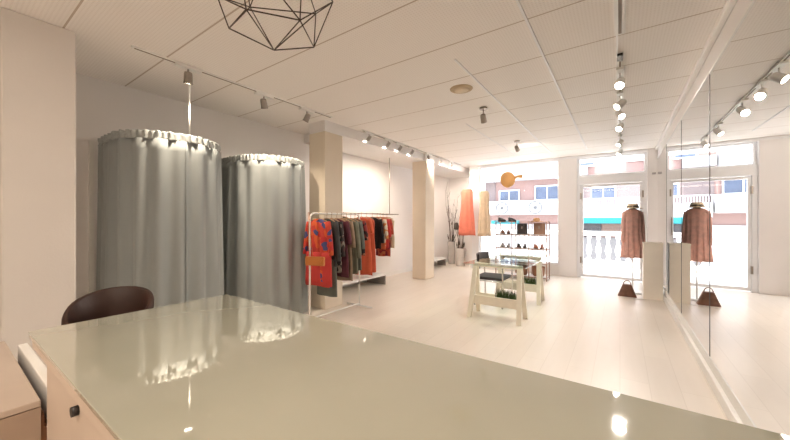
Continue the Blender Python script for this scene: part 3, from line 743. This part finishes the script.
def basket(x, label):
    t = thing('woven_basket', label, 'basket', (x, 7.58, .079), 0, 'brown baskets on the lower shelf')
    wk = pat('woven_brown', [(.36, .18, .10), (.24, .11, .06)], 26, 'wave')
    MB().lathe([(.10, 0), (.115, .02), (.125, .13), (.13, .20), (.12, .205), (.112, .19), (.105, .03)], 24).build('basket_body', wk, t)
    MB().tube([(.125*math.cos(a), .125*math.sin(a), .20) for a in [2*PI*k/24 for k in range(24)]], .008, 6, closed=True).build('rim', wk, t)
basket(-1.46, 'brown woven basket on the bottom level, last bay'); basket(-1.81, 'brown woven basket on the bottom level, centre bay')
t = thing('hat', 'brown felt hat on top of the display shelf', 'hat', (-1.50, 7.58, 1.265))
MB().lathe([(.13, 0), (.13, .006), (.07, .012), (.066, .06), (.05, .08), (.01, .082)], 24).build('crown_and_brim', mat('felt_tan', (.45, .25, .12), .9), t)
for x, l in ((-2.25, 'small dark sandal on the shelf top, nearest the beige dress'), (-2.02, 'small dark sandal on the shelf top, towards the middle')):
    shoe(x, 7.58, 1.264, .3, bk, l, L=.17)

# ------------------------------------------------------------------ glass table on trestles
tm = mat('trestle_cream', (.93, .86, .74), .5, var=.03, scale=9)
def trestle(y, label):
    t = thing('trestle', label, 'trestle', (-1.34, y, 0), 0, 'trestles under the glass table')
    W = .29; S = .17; zt = .715
    MB().box(-W-.03, W+.03, -.035, .035, zt-.05, zt).build('top_bar', tm, t, bevel=.004)
    for sx in (-1, 1):
        for sy in (-1, 1):
            m = MB(); w_ = .028
            a = [(sx*W-w_, sy*.03-.016), (sx*W+w_, sy*.03-.016), (sx*W+w_, sy*.03+.016), (sx*W-w_, sy*.03+.016)]
            b_ = [(sx*(W+.03)-w_, sy*S-.016), (sx*(W+.03)+w_, sy*S-.016), (sx*(W+.03)+w_, sy*S+.016), (sx*(W+.03)-w_, sy*S+.016)]
            m.grid([[(*p, zt-.05) for p in a], [(*p, 0) for p in b_]], closed_u=True, smooth=False); m.poly([(*p, zt-.05) for p in a]); m.poly([(*p, 0) for p in b_][::-1])
            m.build('leg', tm, t)
        k = (zt-.05-.53)/(zt-.05)
        MB().box(sx*(W+.012)-.012, sx*(W+.012)+.012, -.075, .075, .50, .545).build('cross_brace', tm, t)
    k = .125
    for sy in (-1, 1):
        MB().box(-W+.0, W-.0, sy*.085-.012, sy*.085+.012, .17, .29).build('shelf_rail', tm, t, bevel=.003)
    MB().box(-W+.0, W-.0, -.073, .073, .18, .20).build('shelf_board', tm, t)
trestle(4.30, 'cream wooden trestle under the near end of glass table'); trestle(5.48, 'cream wooden trestle under the far end of glass table')
t = thing('table_top', 'rectangular clear glass tabletop resting on two cream trestles', 'tabletop', (0, 0, 0))
MB().box(-1.72, -.92, 4.02, 5.75, .716, .728).build('glass_sheet', tglass_m, t, bevel=.002)
def grass(x, y, label, seed):
    t = thing('grass_planter', label, 'planter', (x, y, .201), 0, 'grass planters on the trestles')
    MB().box(-.13, .13, -.065, .065, 0, .07).build('tray', mat('tray_dark', (.05, .06, .04), .7), t, bevel=.004)
    rnd = random.Random(seed); m = MB()
    for k in range(420):
        px, py = rnd.uniform(-.125, .125), rnd.uniform(-.06, .06); h_ = rnd.uniform(.07, .13); lx, ly = rnd.uniform(-.035, .035), rnd.uniform(-.03, .03)
        a = rnd.uniform(0, 3.14); c, s = .003*math.cos(a), .003*math.sin(a)
        m.poly([(px-c, py-s, .06), (px+c, py+s, .06), (px+lx+c*.2, py+ly+s*.2, .06+h_), (px+lx-c*.2, py+ly-s*.2, .06+h_)])
    g_ = m.build('grass_blades', mat('grass_green', (.07, .12, .03), .7, var=.4, scale=30), t); g_['kind'] = 'stuff'
grass(-1.22, 4.30, 'box of dark green grass on the near trestle', 1); grass(-1.20, 5.48, 'box of dark green grass on the far trestle', 2)
def chair(x, y, rz, label, fab, met):
    t = thing('armchair', label, 'chair', (x, y, 0), rz)
    MB().box(-.23, .23, -.22, .22, .40, .445).build('seat', fab, t, bevel=.018)
    rows = []
    for i in range(13):
        a = math.radians(205-i*230/12-90+0); a = math.radians(90+ (i-6)*6.8)
        rows.append([(.34*math.cos(a), -.10+.32*math.sin(a)+q, z) for z, q in ((.56, .0), (.66, .012), (.77, .02), (.785, .012), (.77, -.006), (.66, -.014), (.56, -.02))])
    # curved back band opens to -y
    m = MB().grid(rows); m.poly(rows[0]); m.poly(rows[-1][::-1]); m.build('backrest', fab, t, bevel=0)
    for s in (-1, 1):
        MB().tube([(s*.25, -.22, .01), (s*.25, -.23, .30), (s*.255, -.22, .60), (s*.25, -.10, .635), (s*.25, .10, .635), (s*.20, .19, .64)], .011).build('arm', met, t)
        MB().tube([(s*.24, .20, .01), (s*.235, .205, .38), (s*.21, .215, .66)], .011).build('leg', met, t)
        MB().tube([(s*.25, -.22, .39), (s*.24, .20, .39)], .010).build('seat_rail', met, t)
    return t
chair(-1.62, 4.98, PI/2+.0, 'black armchair with chrome legs pushed under the glass table', mat('black_seat', (.03, .025, .025), .6), chrome_m)


# ------------------------------------------------------------------ coat on a stand, pedestal, bag
def coat_stand():
    x, y = .185, 7.12
    t = thing('garment_stand', 'slim white garment stand holding the pink coat near the mirror', 'garment stand', (x, y, 0))
    MB().lathe([(.14, 0), (.14, .008), (.02, .014)], 28).build('base', white_m, t)
    MB().tube([(0, 0, .01), (0, 0, 1.46)], .010).build('pole', white_m, t)
    MB().lathe([(.03, 1.40), (.045, 1.43), (.045, 1.47), (.05, 1.495), (.01, 1.53)], 16).build('neck_form', darkbrown_m, t)
    rose = mat('dusty_pink_cloth', (.76, .45, .39), .9, var=.1, scale=18)
    def hem(t_, z0, w_, L_): pass
    c = thing('coat', 'dusty pink long sleeved coat displayed on the slim stand', 'coat', (x, y, 0.02), .5)
    c.scale = (.84, .9, 1)
    rows = []; n = 48
    for z, hw, hd, fo in ((1.475, .055, .05, 0), (1.465, .10, .055, 0), (1.44, .155, .065, 0), (1.39, .185, .08, .002), (1.28, .18, .09, .004), (1.12, .172, .09, .007), (1.02, .175, .095, .010), (.85, .195, .11, .016), (.70, .21, .125, .020), (.615, .215, .13, .022)):
        rows.append([((hw+fo*math.sin(11*a))*math.copysign(abs(math.cos(a))**.8, math.cos(a)), (hd+fo*math.sin(13*a+1))*math.sin(a), z) for a in [2*PI*i/n for i in range(n)]])
    MB().grid(rows, closed_u=True).build('body', rose, c, solid=.004)
    for s in (-1, 1):
        MB().tube([(s*.15, 0, 1.41), (s*.168, 0, 1.36), (s*.188, -.005, 1.18), (s*.196, -.01, 1.0), (s*.200, -.02, .88)], .045, 12, rf=lambda u: .047-.014*u).build('sleeve', rose, c)
    MB().box(-.006, .006, -.135, -.128, .66, .80).build('placket', mat('dusty_pink_dark', (.66, .37, .31), .9), c)
    h_ = thing('straw_hat', 'beige straw hat on top of the pink coat stand', 'hat', (x, y, 1.50), 0)
    h_.scale = (1.05, 1.05, 1)
    MB().lathe([(.148, .004), (.150, .008), (.09, .016), (.082, .028), (.075, .075), (.055, .088), (.01, .09)], 30).build('crown_and_brim', mat('straw', (.70, .58, .42), .85, var=.08, scale=40), h_)
    MB().lathe([(.084, .027), (.0845, .045), (.082, .046)], 30, cap=False).build('band', darkbrown_m, h_, solid=.002)
coat_stand()
t = thing('pedestal', 'cream square display pedestal standing against the mirror', 'pedestal', (.445, 6.83, 0))
pm = mat('pedestal_cream', (.93, .87, .78), .5, var=.02)
MB().box(-.13, .125, -.12, .12, .0, .905).build('body', pm, t, bevel=.004)
MB().box(-.135, .130, -.125, .125, .905, .930).build('top', pm, t, bevel=.004)
t = handbag(.10, 6.80, 0, .26, .20, .15, mat('bag_dark_tan', (.17, .075, .045), .5, var=.25, scale=14), taper=.55, label= 'small brown handbag on the floor below the coat')
o = MB().tube([(.33, 6.66, .006), (.24, 6.60, .006), (.12, 6.62, .006), (.02, 6.55, .006)], .004, 6).build('power_cable', white_m); tag(o, 'thin white cable lying on the floor by the pedestal', 'cable')

t = thing('wall_sensor', 'small grey box mounted high on the white pillar beside the mirror', 'sensor', (.56, YF-.08, 2.24))
MB().box(-.03, .03, -.035, 0, -.02, .02).build('housing', mat('sensor_grey', (.38, .36, .35), .5), t, bevel=.004)
